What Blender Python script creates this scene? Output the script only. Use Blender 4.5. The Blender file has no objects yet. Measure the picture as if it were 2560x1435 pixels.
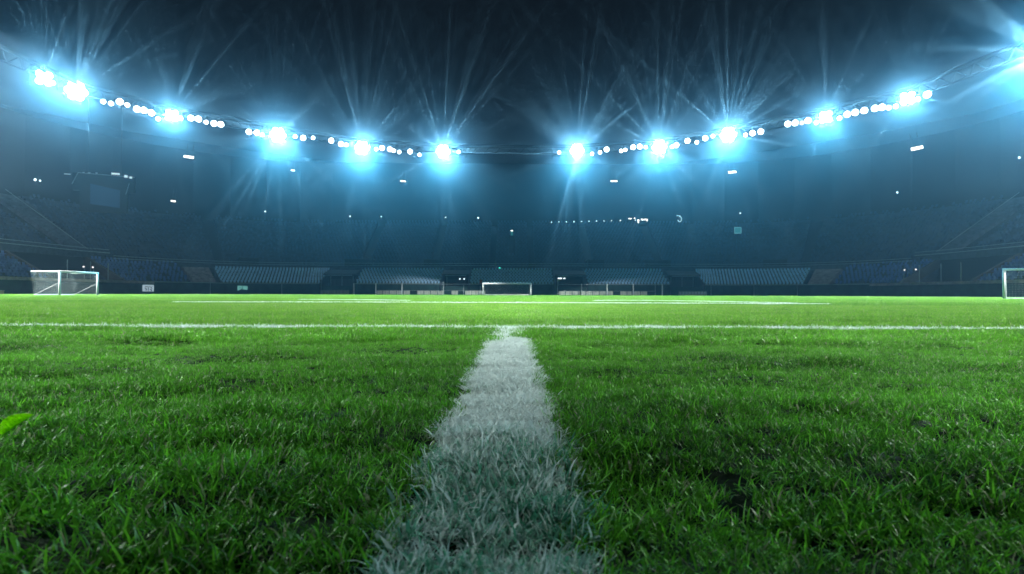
import bpy, bmesh, math, random
import numpy as np
from mathutils import Vector, Matrix

random.seed(7)
RNG = np.random.default_rng(7)
C = bpy.context.scene.collection
SC = bpy.context.scene
R = math.radians

# ------------------------------------------------------------------ camera
cam_data = bpy.data.cameras.new('camera')
cam = bpy.data.objects.new('camera', cam_data)
C.objects.link(cam)
cam_data.sensor_width = 36.0
cam_data.lens = 36.0 * 1400 / 2560
cam_data.clip_start = 0.02
cam_data.clip_end = 1500
cam.location = (0, 0, 0.30)
cam.rotation_mode = 'QUATERNION'
base_q = Matrix.Rotation(R(90.675), 4, 'X').to_quaternion()
cam.rotation_quaternion = base_q @ Matrix.Rotation(R(0.18), 4, 'Z').to_quaternion()
cam_data.dof.use_dof = True
cam_data.dof.focus_distance = 2.2
cam_data.dof.aperture_fstop = 6.3
SC.camera = cam

# ------------------------------------------------------------------ world: moonless night sky
W = bpy.data.worlds.new('World')
SC.world = W
W.use_nodes = True
bg = W.node_tree.nodes['Background']
bg.inputs[0].default_value = (0.33, 0.42, 0.62, 1)
bg.inputs[1].default_value = 0.011

SC.view_settings.view_transform = 'Standard'
SC.view_settings.look = 'None'
SC.view_settings.exposure = 0
SC.view_settings.gamma = 1
SC.render.engine = 'CYCLES'
SC.cycles.use_denoising = True
SC.cycles.max_bounces = 8
SC.cycles.diffuse_bounces = 2
SC.cycles.glossy_bounces = 2
SC.cycles.transmission_bounces = 4
SC.cycles.transparent_max_bounces = 8
SC.cycles.volume_bounces = 0
SC.cycles.sample_clamp_indirect = 4
SC.cycles.sample_clamp_direct = 0
SC.cycles.use_light_tree = True

# ------------------------------------------------------------------ helpers
def nt(mat):
    return mat.node_tree.nodes, mat.node_tree.links

def material(name, col, rough=0.7, metal=0.0, noise=0.0, scale=4.0, bump=0.0, spec=0.4, col2=None, stretch=(1, 1, 1)):
    m = bpy.data.materials.new(name)
    m.use_nodes = True
    N, L = nt(m)
    b = N['Principled BSDF']
    b.inputs['Roughness'].default_value = rough
    b.inputs['Metallic'].default_value = metal
    b.inputs['Specular IOR Level'].default_value = spec
    b.inputs['Base Color'].default_value = (*col, 1)
    if noise > 0 or bump > 0:
        tc = N.new('ShaderNodeTexCoord')
        mp = N.new('ShaderNodeMapping')
        mp.inputs['Scale'].default_value = stretch
        L.new(tc.outputs['Object'], mp.inputs['Vector'])
        nz = N.new('ShaderNodeTexNoise')
        nz.inputs['Scale'].default_value = scale
        nz.inputs['Detail'].default_value = 6
        L.new(mp.outputs[0], nz.inputs['Vector'])
        if noise > 0:
            mx = N.new('ShaderNodeMix')
            mx.data_type = 'RGBA'
            c2 = col2 or tuple(c * (1 - noise) for c in col)
            c1 = col if col2 else tuple(min(1, c * (1 + noise)) for c in col)
            mx.inputs[6].default_value = (*c1, 1)
            mx.inputs[7].default_value = (*c2, 1)
            rp = N.new('ShaderNodeMapRange')
            rp.inputs[1].default_value = 0.3
            rp.inputs[2].default_value = 0.7
            L.new(nz.outputs[0], rp.inputs[0])
            L.new(rp.outputs[0], mx.inputs[0])
            L.new(mx.outputs[2], b.inputs['Base Color'])
        if bump > 0:
            bp = N.new('ShaderNodeBump')
            bp.inputs['Strength'].default_value = bump
            bp.inputs['Distance'].default_value = 0.03
            L.new(nz.outputs[0], bp.inputs['Height'])
            L.new(bp.outputs[0], b.inputs['Normal'])
    return m

def emitter(name, col, strength):
    m = bpy.data.materials.new(name)
    m.use_nodes = True
    b = nt(m)[0]['Principled BSDF']
    b.inputs['Base Color'].default_value = (*[0.25 * q for q in col], 1)
    b.inputs['Emission Color'].default_value = (*col, 1)
    b.inputs['Emission Strength'].default_value = strength
    m.cycles.emission_sampling = 'NONE'
    return m

class MB:
    """collects shapes for one mesh object"""
    def __init__(s):
        s.v = []
        s.f = []
    def poly(s, pts):
        n = len(s.v)
        s.v += [tuple(p) for p in pts]
        s.f.append(tuple(range(n, n + len(pts))))
    def hexa(s, p):
        """p: 4 bottom + 4 top corners, both counter-clockwise"""
        n = len(s.v)
        s.v += [tuple(q) for q in p]
        for f in ((3, 2, 1, 0), (4, 5, 6, 7), (0, 1, 5, 4), (1, 2, 6, 5), (2, 3, 7, 6), (3, 0, 4, 7)):
            s.f.append(tuple(n + i for i in f))
    def box(s, c, size, rz=0.0, rx=0.0):
        hx, hy, hz = size[0] / 2, size[1] / 2, size[2] / 2
        M = Matrix.Rotation(rz, 3, 'Z') @ Matrix.Rotation(rx, 3, 'X')
        c = Vector(c)
        s.hexa([c + M @ Vector(q) for q in ((-hx, -hy, -hz), (hx, -hy, -hz), (hx, hy, -hz), (-hx, hy, -hz),
                                            (-hx, -hy, hz), (hx, -hy, hz), (hx, hy, hz), (-hx, hy, hz))])
    def tube(s, a, b, r, n=8, r2=None, cap=True):
        a = Vector(a); b = Vector(b)
        r2 = r if r2 is None else r2
        d = (b - a).normalized()
        u = d.orthogonal().normalized()
        w = d.cross(u)
        k = len(s.v)
        for p, rr in ((a, r), (b, r2)):
            for i in range(n):
                t = 2 * math.pi * i / n
                s.v.append(tuple(p + u * (rr * math.cos(t)) + w * (rr * math.sin(t))))
        for i in range(n):
            j = (i + 1) % n
            s.f.append((k + i, k + j, k + n + j, k + n + i))
        if cap:
            s.f.append(tuple(k + n - 1 - i for i in range(n)))
            s.f.append(tuple(k + n + i for i in range(n)))
    def lathe(s, prof, n=16, axis='Y'):
        """prof: list of (radius, along) turned about local Y"""
        k = len(s.v)
        for r, y in prof:
            for i in range(n):
                t = 2 * math.pi * i / n
                s.v.append((r * math.cos(t), y, r * math.sin(t)))
        for a in range(len(prof) - 1):
            for i in range(n):
                j = (i + 1) % n
                s.f.append((k + a * n + i, k + a * n + j, k + (a + 1) * n + j, k + (a + 1) * n + i))
        s.f.append(tuple(k + i for i in range(n)))
        s.f.append(tuple(k + (len(prof) - 1) * n + n - 1 - i for i in range(n)))
    def mesh(s, name):
        me = bpy.data.meshes.new(name)
        me.from_pydata(s.v, [], s.f)
        me.update()
        return me
    def build(s, name, mat, parent=None, smooth=False):
        me = s.mesh(name)
        me.materials.append(mat)
        if smooth:
            for p in me.polygons:
                p.use_smooth = True
        return link(name, me, parent)

def link(name, data, parent=None, loc=None, rz=None):
    o = bpy.data.objects.new(name, data)
    C.objects.link(o)
    if parent is not None:
        o.parent = parent
    if loc is not None:
        o.location = loc
    if rz is not None:
        o.rotation_euler[2] = rz
    return o

def tag(o, label=None, cat=None, group=None, kind=None):
    if label: o['label'] = label
    if cat: o['category'] = cat
    if group: o['group'] = group
    if kind: o['kind'] = kind
    return o

def thing(name, label, cat, loc=(0, 0, 0), rz=0.0, group=None):
    o = link(name, None, None, loc, rz)
    return tag(o, label, cat, group)

ORD = ['first', 'second', 'third', 'fourth', 'fifth', 'sixth', 'seventh', 'eighth', 'ninth', 'tenth',
       'eleventh', 'twelfth', 'thirteenth', 'fourteenth', 'fifteenth', 'sixteenth']

def copy_tree(o, parent=None):
    c = o.copy()
    C.objects.link(c)
    c.parent = parent
    for ch in list(o.children):
        copy_tree(ch, c)
    return c

# ------------------------------------------------------------------ floodlights along the oval roof edge
# (x, y, z, size class) on the roof's front edge, from the left end round the far end to the right
LAMPS = [(-83.2, 99.0, 38.3, 'L'),
         (-84.1, 101.8, 38.5, 's'),
         (-85.7, 109.5, 39.8, 'X'),
         (-83.3, 113.5, 39.1, 's'),
         (-82.5, 114.6, 39.1, 's'),
         (-81.6, 115.9, 39.9, 'm'),
         (-80.8, 117.0, 39.6, 's'),
         (-79.7, 118.4, 39.2, 'm'),
         (-78.9, 119.4, 39.3, 'm'),
         (-78.0, 120.5, 39.1, 'm'),
         (-77.2, 121.5, 38.1, 's'),
         (-75.4, 123.5, 39.5, 'L'),
         (-74.1, 124.6, 39.2, 's'),
         (-72.6, 126.0, 39.7, 'm'),
         (-71.5, 127.0, 39.8, 'm'),
         (-70.3, 128.0, 39.4, 's'),
         (-69.0, 129.0, 39.4, 'm'),
         (-67.9, 129.9, 39.5, 'm'),
         (-63.1, 133.6, 38.8, 'm'),
         (-61.7, 134.7, 38.9, 'm'),
         (-60.7, 135.4, 38.6, 's'),
         (-57.8, 137.5, 39.2, 'X'),
         (-54.5, 140.0, 39.5, 's'),
         (-52.9, 141.1, 39.5, 'm'),
         (-50.9, 142.5, 39.9, 's'),
         (-47.1, 145.1, 39.9, 'm'),
         (-45.0, 146.5, 39.4, 'm'),
         (-43.8, 147.3, 39.4, 's'),
         (-40.2, 149.2, 39.1, 'X'),
         (-36.6, 150.1, 39.0, 's'),
         (-35.1, 150.4, 39.4, 'm'),
         (-33.1, 150.9, 39.2, 'm'),
         (-32.1, 151.2, 38.9, 's'),
         (-30.7, 151.5, 38.6, 's'),
         (-27.9, 152.1, 38.9, 'm'),
         (-25.4, 152.7, 38.2, 's'),
         (-19.1, 154.0, 39.4, 'X'),
         (-14.9, 154.3, 39.4, 'l'),
         (12.9, 154.2, 39.3, 'l'),
         (17.8, 153.7, 39.7, 'X'),
         (21.8, 152.8, 38.6, 's'),
         (23.9, 152.3, 38.9, 's'),
         (25.6, 151.9, 39.6, 'm'),
         (29.4, 151.0, 39.0, 's'),
         (30.5, 150.8, 39.2, 's'),
         (32.5, 150.3, 39.8, 'm'),
         (34.2, 149.9, 39.9, 'm'),
         (35.7, 149.5, 39.6, 's'),
         (39.0, 148.2, 39.3, 'X'),
         (41.8, 146.2, 38.9, 's'),
         (42.7, 145.5, 39.1, 'm'),
         (45.1, 143.8, 39.8, 'm'),
         (47.0, 142.3, 39.0, 's'),
         (48.7, 141.0, 39.7, 'm'),
         (50.2, 139.8, 39.9, 's'),
         (53.1, 137.4, 39.5, 'X'),
         (56.3, 134.8, 38.8, 's'),
         (57.5, 133.7, 38.9, 'm'),
         (58.9, 132.4, 38.9, 'm'),
         (63.3, 128.3, 39.5, 'm'),
         (64.4, 127.2, 39.4, 'm'),
         (65.4, 126.1, 39.1, 'w'),
         (66.3, 125.2, 39.3, 'm'),
         (67.5, 123.9, 38.5, 's'),
         (68.8, 122.5, 39.3, 'L'),
         (70.6, 120.5, 38.4, 's'),
         (71.6, 119.4, 38.9, 'm'),
         (72.6, 118.2, 38.9, 'm'),
         (73.7, 116.9, 38.9, 'm'),
         (74.9, 115.3, 38.8, 'm'),
         (75.7, 114.3, 38.7, 'm'),
         (76.4, 113.3, 38.3, 's'),
         (77.1, 112.2, 38.2, 's'),
         (78.2, 110.4, 39.2, 'L'),
         (78.9, 108.6, 38.4, 's'),
         (79.5, 106.9, 38.7, 'm'),
         (82.6, 88.0, 38.7, 'X')]
# the O class banks are added, unseen, to light the pitch from the sides
LAMPS[-1] = (84.6, 88.0, 38.9, 'X')
LAMPS += [(-84.3, 65.0, 38.8, 'O'), (-84.3, 30.0, 38.8, 'O'), (83.6, 62.0, 38.8, 'O'), (83.6, 30.0, 38.8, 'O')]
M_HOUS = material('floodlight_housing', (0.05, 0.055, 0.06), 0.5, 0.6)
M_LENS = emitter('floodlight_lens', (0.9, 0.97, 1.0), 14)
M_LENS_WARM = emitter('floodlight_lens_warm', (1.0, 0.87, 0.66), 1.1)

def beam_light(name, power, seed, cut, main, down=0.6, amp=3.0, col=(0.33, 0.78, 1.0), spike=(0.72, 0.96, 1.0), scale=5.0, spikes=True, side=False):
    """a point lamp with starburst rays put into its emission pattern for their look"""
    d = bpy.data.lights.new(name, 'POINT')
    d.energy = power
    d.shadow_soft_size = 0.0
    d.use_nodes = True
    N, L = d.node_tree.nodes, d.node_tree.links
    em = N['Emission']
    tc = N.new('ShaderNodeTexCoord')
    sp = N.new('ShaderNodeSeparateXYZ')
    L.new(tc.outputs['Normal'], sp.inputs[0])
    cb = N.new('ShaderNodeCombineXYZ')
    L.new(sp.outputs[0], cb.inputs[0])
    L.new(sp.outputs[2], cb.inputs[2])
    nm = N.new('ShaderNodeVectorMath'); nm.operation = 'NORMALIZE'
    L.new(cb.outputs[0], nm.inputs[0])
    sn = N.new('ShaderNodeSeparateXYZ')
    L.new(nm.outputs[0], sn.inputs[0])
    # more light downward than upward
    ud = N.new('ShaderNodeMapRange')
    ud.inputs[1].default_value = -1; ud.inputs[2].default_value = 1
    ud.inputs[3].default_value = 1.0 + down; ud.inputs[4].default_value = 1.0 - down
    L.new(sn.outputs[2], ud.inputs[0])
    base = N.new('ShaderNodeVectorMath'); base.operation = 'SCALE'
    base.inputs[0].default_value = [0.02 * q for q in col] if side else col
    L.new(ud.outputs[0], base.inputs['Scale'])
    # the main beam, aimed down at the far half of the pitch
    ge = N.new('ShaderNodeNewGeometry')
    gs = N.new('ShaderNodeSeparateXYZ'); L.new(ge.outputs['Incoming'], gs.inputs[0])
    mb = N.new('ShaderNodeMapRange'); mb.interpolation_type = 'SMOOTHSTEP'
    mb.inputs[1].default_value = cut[0]; mb.inputs[2].default_value = cut[1]
    mb.inputs[3].default_value = 0; mb.inputs[4].default_value = main
    L.new(gs.outputs[2], mb.inputs[0])
    mv = N.new('ShaderNodeVectorMath'); mv.operation = 'SCALE'
    mv.inputs[0].default_value = (0.9, 0.97, 0.95) if side else (0.18, 0.78, 1.0)
    L.new(mb.outputs[0], mv.inputs['Scale'])
    bb = N.new('ShaderNodeVectorMath'); bb.operation = 'ADD'
    L.new(base.outputs[0], bb.inputs[0]); L.new(mv.outputs[0], bb.inputs[1])
    base = bb
    # reflector: hardly any of it leaves to the sides or backwards
    def ramp(src, a, b, lo, hi):
        r = N.new('ShaderNodeMapRange'); r.interpolation_type = 'SMOOTHSTEP'
        for k, v in enumerate((a, b, lo, hi)): r.inputs[k + 1].default_value = v
        L.new(src, r.inputs[0])
        return r.outputs[0]
    cone = N.new('ShaderNodeVectorMath'); cone.operation = 'SCALE'
    L.new(base.outputs[0], cone.inputs[0])
    L.new(ramp(sp.outputs[1], *((0.45, 0.7) if side else (0.76, 0.93)), 0.012, 1.0), cone.inputs['Scale'])
    base = cone
    out = base
    if spikes:
        nz = N.new('ShaderNodeTexNoise')
        nz.noise_dimensions = '4D'
        nz.inputs['W'].default_value = seed * 7.31
        nz.inputs['Scale'].default_value = scale
        nz.inputs['Detail'].default_value = 2.0
        nz.inputs['Roughness'].default_value = 0.65
        L.new(nm.outputs[0], nz.inputs['Vector'])
        rp = N.new('ShaderNodeMapRange')
        rp.inputs[1].default_value = 0.44; rp.inputs[2].default_value = 0.72
        L.new(nz.outputs[0], rp.inputs[0])
        pw = N.new('ShaderNodeMath'); pw.operation = 'POWER'
        pw.inputs[1].default_value = 1.9
        L.new(rp.outputs[0], pw.inputs[0])
        ml = N.new('ShaderNodeMath'); ml.operation = 'MULTIPLY'
        ml.inputs[1].default_value = amp
        L.new(pw.outputs[0], ml.inputs[0])
        # the shafts fan out round the middle of the beam, not far to the sides
        w0 = N.new('ShaderNodeMath'); w0.operation = 'MULTIPLY'
        L.new(ramp(sp.outputs[1], 0.97, 0.994, 0.0, 1.0), w0.inputs[0])
        L.new(ramp(sp.outputs[1], 0.99999, 0.999999, 1.0, 0.0), w0.inputs[1])
        w1 = w0.outputs[0]
        w2 = N.new('ShaderNodeMath'); w2.operation = 'MULTIPLY'
        L.new(ml.outputs[0], w2.inputs[0]); L.new(w1, w2.inputs[1])
        sv = N.new('ShaderNodeVectorMath'); sv.operation = 'SCALE'
        sv.inputs[0].default_value = spike
        L.new(w2.outputs[0], sv.inputs['Scale'])
        ad = N.new('ShaderNodeVectorMath'); ad.operation = 'ADD'
        L.new(base.outputs[0], ad.inputs[0])
        L.new(sv.outputs[0], ad.inputs[1])
        out = ad
    L.new(out.outputs[0], em.inputs['Color'])
    em.inputs['Strength'].default_value = 1.0
    return d

# one round floodlight: housing bowl, glowing lens, yoke that holds it to the roof edge
_h = MB(); _h.lathe([(0.16, -0.55), (0.5, -0.42), (0.78, -0.02), (0.84, 0.0), (0.84, 0.06), (0.76, 0.06), (0.74, 0.0)], 18)
_l = MB(); _l.lathe([(0.74, 0.01), (0.7, 0.06), (0.4, 0.10), (0.05, 0.115)], 18)
_y = MB(); _y.box((-0.93, -0.15, 0.35), (0.08, 0.16, 1.0)); _y.box((0.93, -0.15, 0.35), (0.08, 0.16, 1.0)); _y.box((0, -0.15, 0.89), (1.94, 0.16, 0.08)); _y.tube((0, -0.15, 0.93), (0, -0.15, 1.5), 0.09)
HOUSING, LENS, YOKE = _h.mesh('housing'), _l.mesh('lens'), _y.mesh('yoke')
HOUSING.materials.append(M_HOUS); LENS.materials.append(M_LENS); YOKE.materials.append(M_HOUS)
LENS_WARM = _l.mesh('lens'); LENS_WARM.materials.append(M_LENS_WARM)
for me in (HOUSING, LENS, LENS_WARM):
    for p in me.polygons: p.use_smooth = True
_b = MB()
for q in (-1.9, 0, 1.9):
    _b.box((q, -0.7, 0.2), (0.14, 0.14, 3.6))
for q in (-0.9, 0.9):
    _b.box((0, -0.56, q), (4.6, 0.12, 0.14))
BANKFRAME = _b.mesh('frame'); BANKFRAME.materials.append(M_HOUS)

big_no = 0
since = 0
N_SEEN = len(LAMPS) - 4
for i, (x, y, z, c) in enumerate(LAMPS):
    aim = (Vector((0, 40, 0) if c == 'O' else (0, 0.0, 0.3)) - Vector((x, y, z))).to_track_quat('Y', 'Z').to_euler()   # local +Y looks at the camera to centre the rays; added banks face mid-pitch
    main = 5.0 * (6.4 / 0.3 if c == 'O' else 1.0 if i == N_SEEN - 1 else 0.25 if abs(x) > 74 and c in 'XL' else 1.0)    # the added unseen banks do most of the work
    cut = [-z / math.hypot(x, y - q, z) for q in ((-1.0, 9.5) if c == 'O' else (4.0, 42.0))]    # where the main beam's lower half begins on the pitch
    if c in 'XLlO':
        big_no += 1; since = 0
        look = {'X': 'dazzling floodlight bank with wide rays', 'L': 'bright floodlight bank with sharp rays', 'l': 'small bright floodlight with a thin starry burst', 'O': ''}[c]
        lab = f'{look}, {ORD[min(big_no, 16) - 1]} big burst from the left'
        if i == N_SEEN - 1:
            lab = 'bank of floodlights beyond the right edge whose beam slants into the picture'
        if c == 'O':
            lab = f'added unseen floodlight bank on the {"left" if x < 0 else "right"} roof edge outside the picture, {"farther from" if y > 45 else "nearer to"} the camera'
        t = thing('floodlight_bank', lab, 'floodlight', (x, y, z), 0, 'floodlights along the roof edge')
        t.rotation_euler = aim
        link('frame', BANKFRAME, t)
        sc = {'X': 1.0, 'L': 0.8, 'l': 0.62, 'O': 1.0}[c]
        for hx, hz in ([(0, 0)] + ([(1.3 * math.cos(q * math.pi / 3), 1.3 * math.sin(q * math.pi / 3)) for q in range(6)] if c in 'XO' else [(0.98 * math.cos(q * math.pi / 2 + 0.8), 0.98 * math.sin(q * math.pi / 2 + 0.8)) for q in range(4)] if c == 'L' else [])):
            h = link('lamp_head', HOUSING, t, (hx * 0.9, 0, hz * 0.9)); h.scale = (sc * 0.92,) * 3
            link('lens', LENS, h)
        P = {'X': 1.0, 'L': 0.62, 'l': 0.38, 'O': 0.3}[c]
        if c == 'l': continue
        ld = beam_light('lamp', 31000.0 * P * (0.6 if i < 3 else 1.8 if i == N_SEEN - 1 else 1.0), i + 1, cut, main, 0.15, 4.2 * (1.0 if c == 'X' else 0.9), scale=2.6 if i == N_SEEN - 1 else 16.0, spikes=c != 'O', side=c == 'O')
        lo = link('lamp', ld, t, (0, 0.6, 0))
    else:
        since += 1
        if big_no == 0:
            place = 'before the first big burst'
        else:
            place = f'right of the {ORD[min(big_no, 16) - 1]} big burst from the left'
        warm = 'warm yellowish' if c == 'w' else 'round white'
        t = thing('floodlight', f'{warm} floodlight, {ORD[since - 1]} small one {place}', 'floodlight', (x, y, z), 0, 'floodlights along the roof edge')
        t.rotation_euler = aim
        sc = {'s': 0.58, 'm': 0.84, 'w': 0.72}[c]
        t.scale = (sc,) * 3
        link('housing', HOUSING, t)
        link('lens', LENS_WARM if c == 'w' else LENS, t)
        link('yoke', YOKE, t)
# ------------------------------------------------------------------ materials of the stadium
M_CONC = material('dark_concrete', (0.075, 0.085, 0.12), 0.85, 0, 0.3, 1.5)
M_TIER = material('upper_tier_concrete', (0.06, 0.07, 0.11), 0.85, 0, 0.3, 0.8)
M_WALL = material('green_wall_cloth', (0.016, 0.05, 0.05), 0.8, 0, 0.4, 0.7, 0.2)
M_BROWN = material('brown_parapet', (0.42, 0.31, 0.31), 0.8, 0, 0.3, 2.0)
M_RAMP = material('brownish_stair_wall', (0.085, 0.068, 0.07), 0.85, 0, 0.3, 1.0)
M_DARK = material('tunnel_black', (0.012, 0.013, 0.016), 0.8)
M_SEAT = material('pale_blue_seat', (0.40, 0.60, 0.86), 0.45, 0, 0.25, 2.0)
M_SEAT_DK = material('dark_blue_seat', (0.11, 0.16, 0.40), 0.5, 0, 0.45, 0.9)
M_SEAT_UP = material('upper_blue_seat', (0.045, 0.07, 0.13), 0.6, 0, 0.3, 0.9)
M_STEPS = material('worn_pinkish_steps', (0.30, 0.24, 0.26), 0.8, 0, 0.45, 1.2)
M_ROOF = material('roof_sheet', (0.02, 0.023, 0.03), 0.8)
M_STEEL = material('grey_steel', (0.32, 0.36, 0.38), 0.45, 0.3)
M_WHITE = material('white_paint', (0.80, 0.82, 0.84), 0.4)
M_BOARD = material('pale_board', (0.42, 0.45, 0.40), 0.7, 0, 0.35, 1.4, stretch=(3, 3, 0.4))
M_PLATE = material('dark_sheet', (0.035, 0.04, 0.05), 0.6)
E_WHITE = emitter('lit_strip', (1.0, 0.96, 0.86), 3.0)
E_DOT = emitter('lit_lamp_dot', (0.8, 0.95, 1.0), 2.6)
E_TEAL = emitter('teal_lamp', (0.05, 0.85, 0.65), 2.0)
E_PINK = emitter('pale_tunnel_lamp', (1.0, 0.85, 0.85), 1.6)

# ------------------------------------------------------------------ plan of the bowl: straight sides, round corners, straight far end
WX, WY, RC = 74.0, 131.0, 25.0
S1 = WY - RC                              # length of a side
S2 = S1 + RC * math.pi / 2
S3 = S2 + 2 * (WX - RC)
S4 = S3 + RC * math.pi / 2
S5 = S4 + S1
def path(s, d=0.0, h=0.0):
    """point at distance s along the pitch wall (left side, corner, far end, corner, right side), d metres behind it"""
    if s < S1: return Vector((-WX - d, s, h))
    if s < S2:
        a = math.pi - (s - S1) / RC
        return Vector((-(WX - RC) + (RC + d) * math.cos(a), WY - RC + (RC + d) * math.sin(a), h))
    if s < S3: return Vector((-(WX - RC) + (s - S2), WY + d, h))
    if s < S4:
        a = math.pi / 2 - (s - S3) / RC
        return Vector(((WX - RC) + (RC + d) * math.cos(a), WY - RC + (RC + d) * math.sin(a), h))
    return Vector((WX + d, S1 - (s - S4), h))
def yaw(s):
    a = path(s - 0.2); b = path(s + 0.2)
    return math.atan2(b.y - a.y, b.x - a.x)
def x_to_s(x): return S2 + x + (WX - RC)          # along the far end
def steps_of(s0, s1, step=2.0):
    straight = (s1 <= S1) or (S2 <= s0 and s1 <= S3) or (s0 >= S4)
    n = 1 if straight else max(2, int((s1 - s0) / step))
    return [s0 + (s1 - s0) * i / n for i in range(n + 1)]
def slab(mb, s0, s1, d0, d1, h0, h1, step=2.0, h0b=None, h1b=None):
    """a bar that follows the bowl; h0b/h1b give other heights at its back edge"""
    h0b = h0 if h0b is None else h0b; h1b = h1 if h1b is None else h1b
    q = steps_of(s0, s1, step)
    for a, b in zip(q[:-1], q[1:]):
        mb.hexa([path(a, d0, h0), path(b, d0, h0), path(b, d1, h0b), path(a, d1, h0b),
                 path(a, d0, h1), path(b, d0, h1), path(b, d1, h1b), path(a, d1, h1b)])

# one seat: pan, back and foot in one small mesh
_s = MB()
_s.box((0, 0.02, 0.42), (0.46, 0.42, 0.07)); _s.box((0, 0.24, 0.68), (0.46, 0.06, 0.50), 0, -0.15); _s.box((0, 0.10, 0.19), (0.08, 0.25, 0.38))
SEAT = {}
for nm, mt in (('pale', M_SEAT), ('dark', M_SEAT_DK), ('up', M_SEAT_UP)):
    SEAT[nm] = _s.mesh('seat'); SEAT[nm].materials.append(mt)

def seats_mesh(mb, spots):
    """many seats in one mesh; spots = (point, yaw)"""
    for p, a in spots:
        M = Matrix.Rotation(a, 3, 'Z')
        n = len(mb.v)
        mb.v += [tuple(p + M @ Vector(v)) for v in _s.v]
        mb.f += [tuple(n + i for i in f) for f in _s.f]

def block(name, label, group, s0, s1, d0, h0, rows, depth, rise, seat, singles, mat, base=0.0, pitch=0.72, fill=1.0, skip=None):
    """a seating block: stepped terrace with its rows of seats"""
    t = thing(name, label, 'seating block', path((s0 + s1) / 2, d0, base), 0, group)
    off = Vector(t.location)
    m = MB()
    for k in range(rows):
        slab(m, s0, s1, d0 + k * depth, d0 + (k + 1) * depth, base, h0 + k * rise, 2.0)
    m.v = [tuple(Vector(v) - off) for v in m.v]
    m.build('terrace', mat, t)
    spots = []
    for k in range(rows):
        dd = d0 + (k + 0.45) * depth
        ln = (path(s1, dd) - path(s0, dd)).length if (S2 <= s0 and s1 <= S3) or s1 <= S1 or s0 >= S4 else (s1 - s0) * (RC + dd) / RC
        n = int((ln - 0.5) / pitch)
        for i in range(n):
            if RNG.random() > fill: continue
            s = s0 + (s1 - s0) * (i + (0.28 if k % 2 else 0.72)) / n
            if skip and skip(s, k): continue
            spots.append((path(s, dd, h0 + k * rise) - off, yaw(s)))
    for p, a in spots[:singles]:
        link('seat', SEAT[seat], t, p, a)
    if len(spots) > singles:
        sm = MB(); seats_mesh(sm, spots[singles:])
        o = sm.build('rows_of_seats', SEAT[seat].materials[0], t)
        o['kind'] = 'stuff'
    return t

# ------------------------------------------------------------------ wall round the pitch
def pitch_wall(label, s0, s1, band):
    t = thing('pitch_wall', label, 'wall', path((s0 + s1) / 2), 0, 'walls round the pitch')
    off = Vector(t.location)
    m = MB(); slab(m, s0, s1, 0.0, 0.25, 0.0, 2.56 - band)
    m.v = [tuple(Vector(v) - off) for v in m.v]; m.build('wall_face', M_WALL, t)
    b = MB(); slab(b, s0, s1, -0.06, 0.31, 2.563 - band, 2.58)
    b.v = [tuple(Vector(v) - off) for v in b.v]; b.build('parapet', M_BROWN if band > 0.2 else M_STEEL, t)
    return t
pitch_wall('long dark green wall with brown top along the left side', 0, S1 + 8, 0.46)
pitch_wall('long dark green wall with brown top along the right side', S4 - 8, S5, 0.46)
pitch_wall('dark curved wall under the left corner seats', S1 + 8, x_to_s(-45.2), 0.14)
pitch_wall('dark curved wall under the right corner seats', x_to_s(45.2), S4 - 8, 0.14)
XB = [(-36.9, -17.0), (-9.9, 9.8), (17.9, 36.9)]
for (a, b), w in zip(XB, ('left of the far goal', 'straight behind the far goal', 'right of the far goal')):
    pitch_wall(f'low dark wall under the pale seats {w}', x_to_s(a), x_to_s(b), 0.10)

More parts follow.
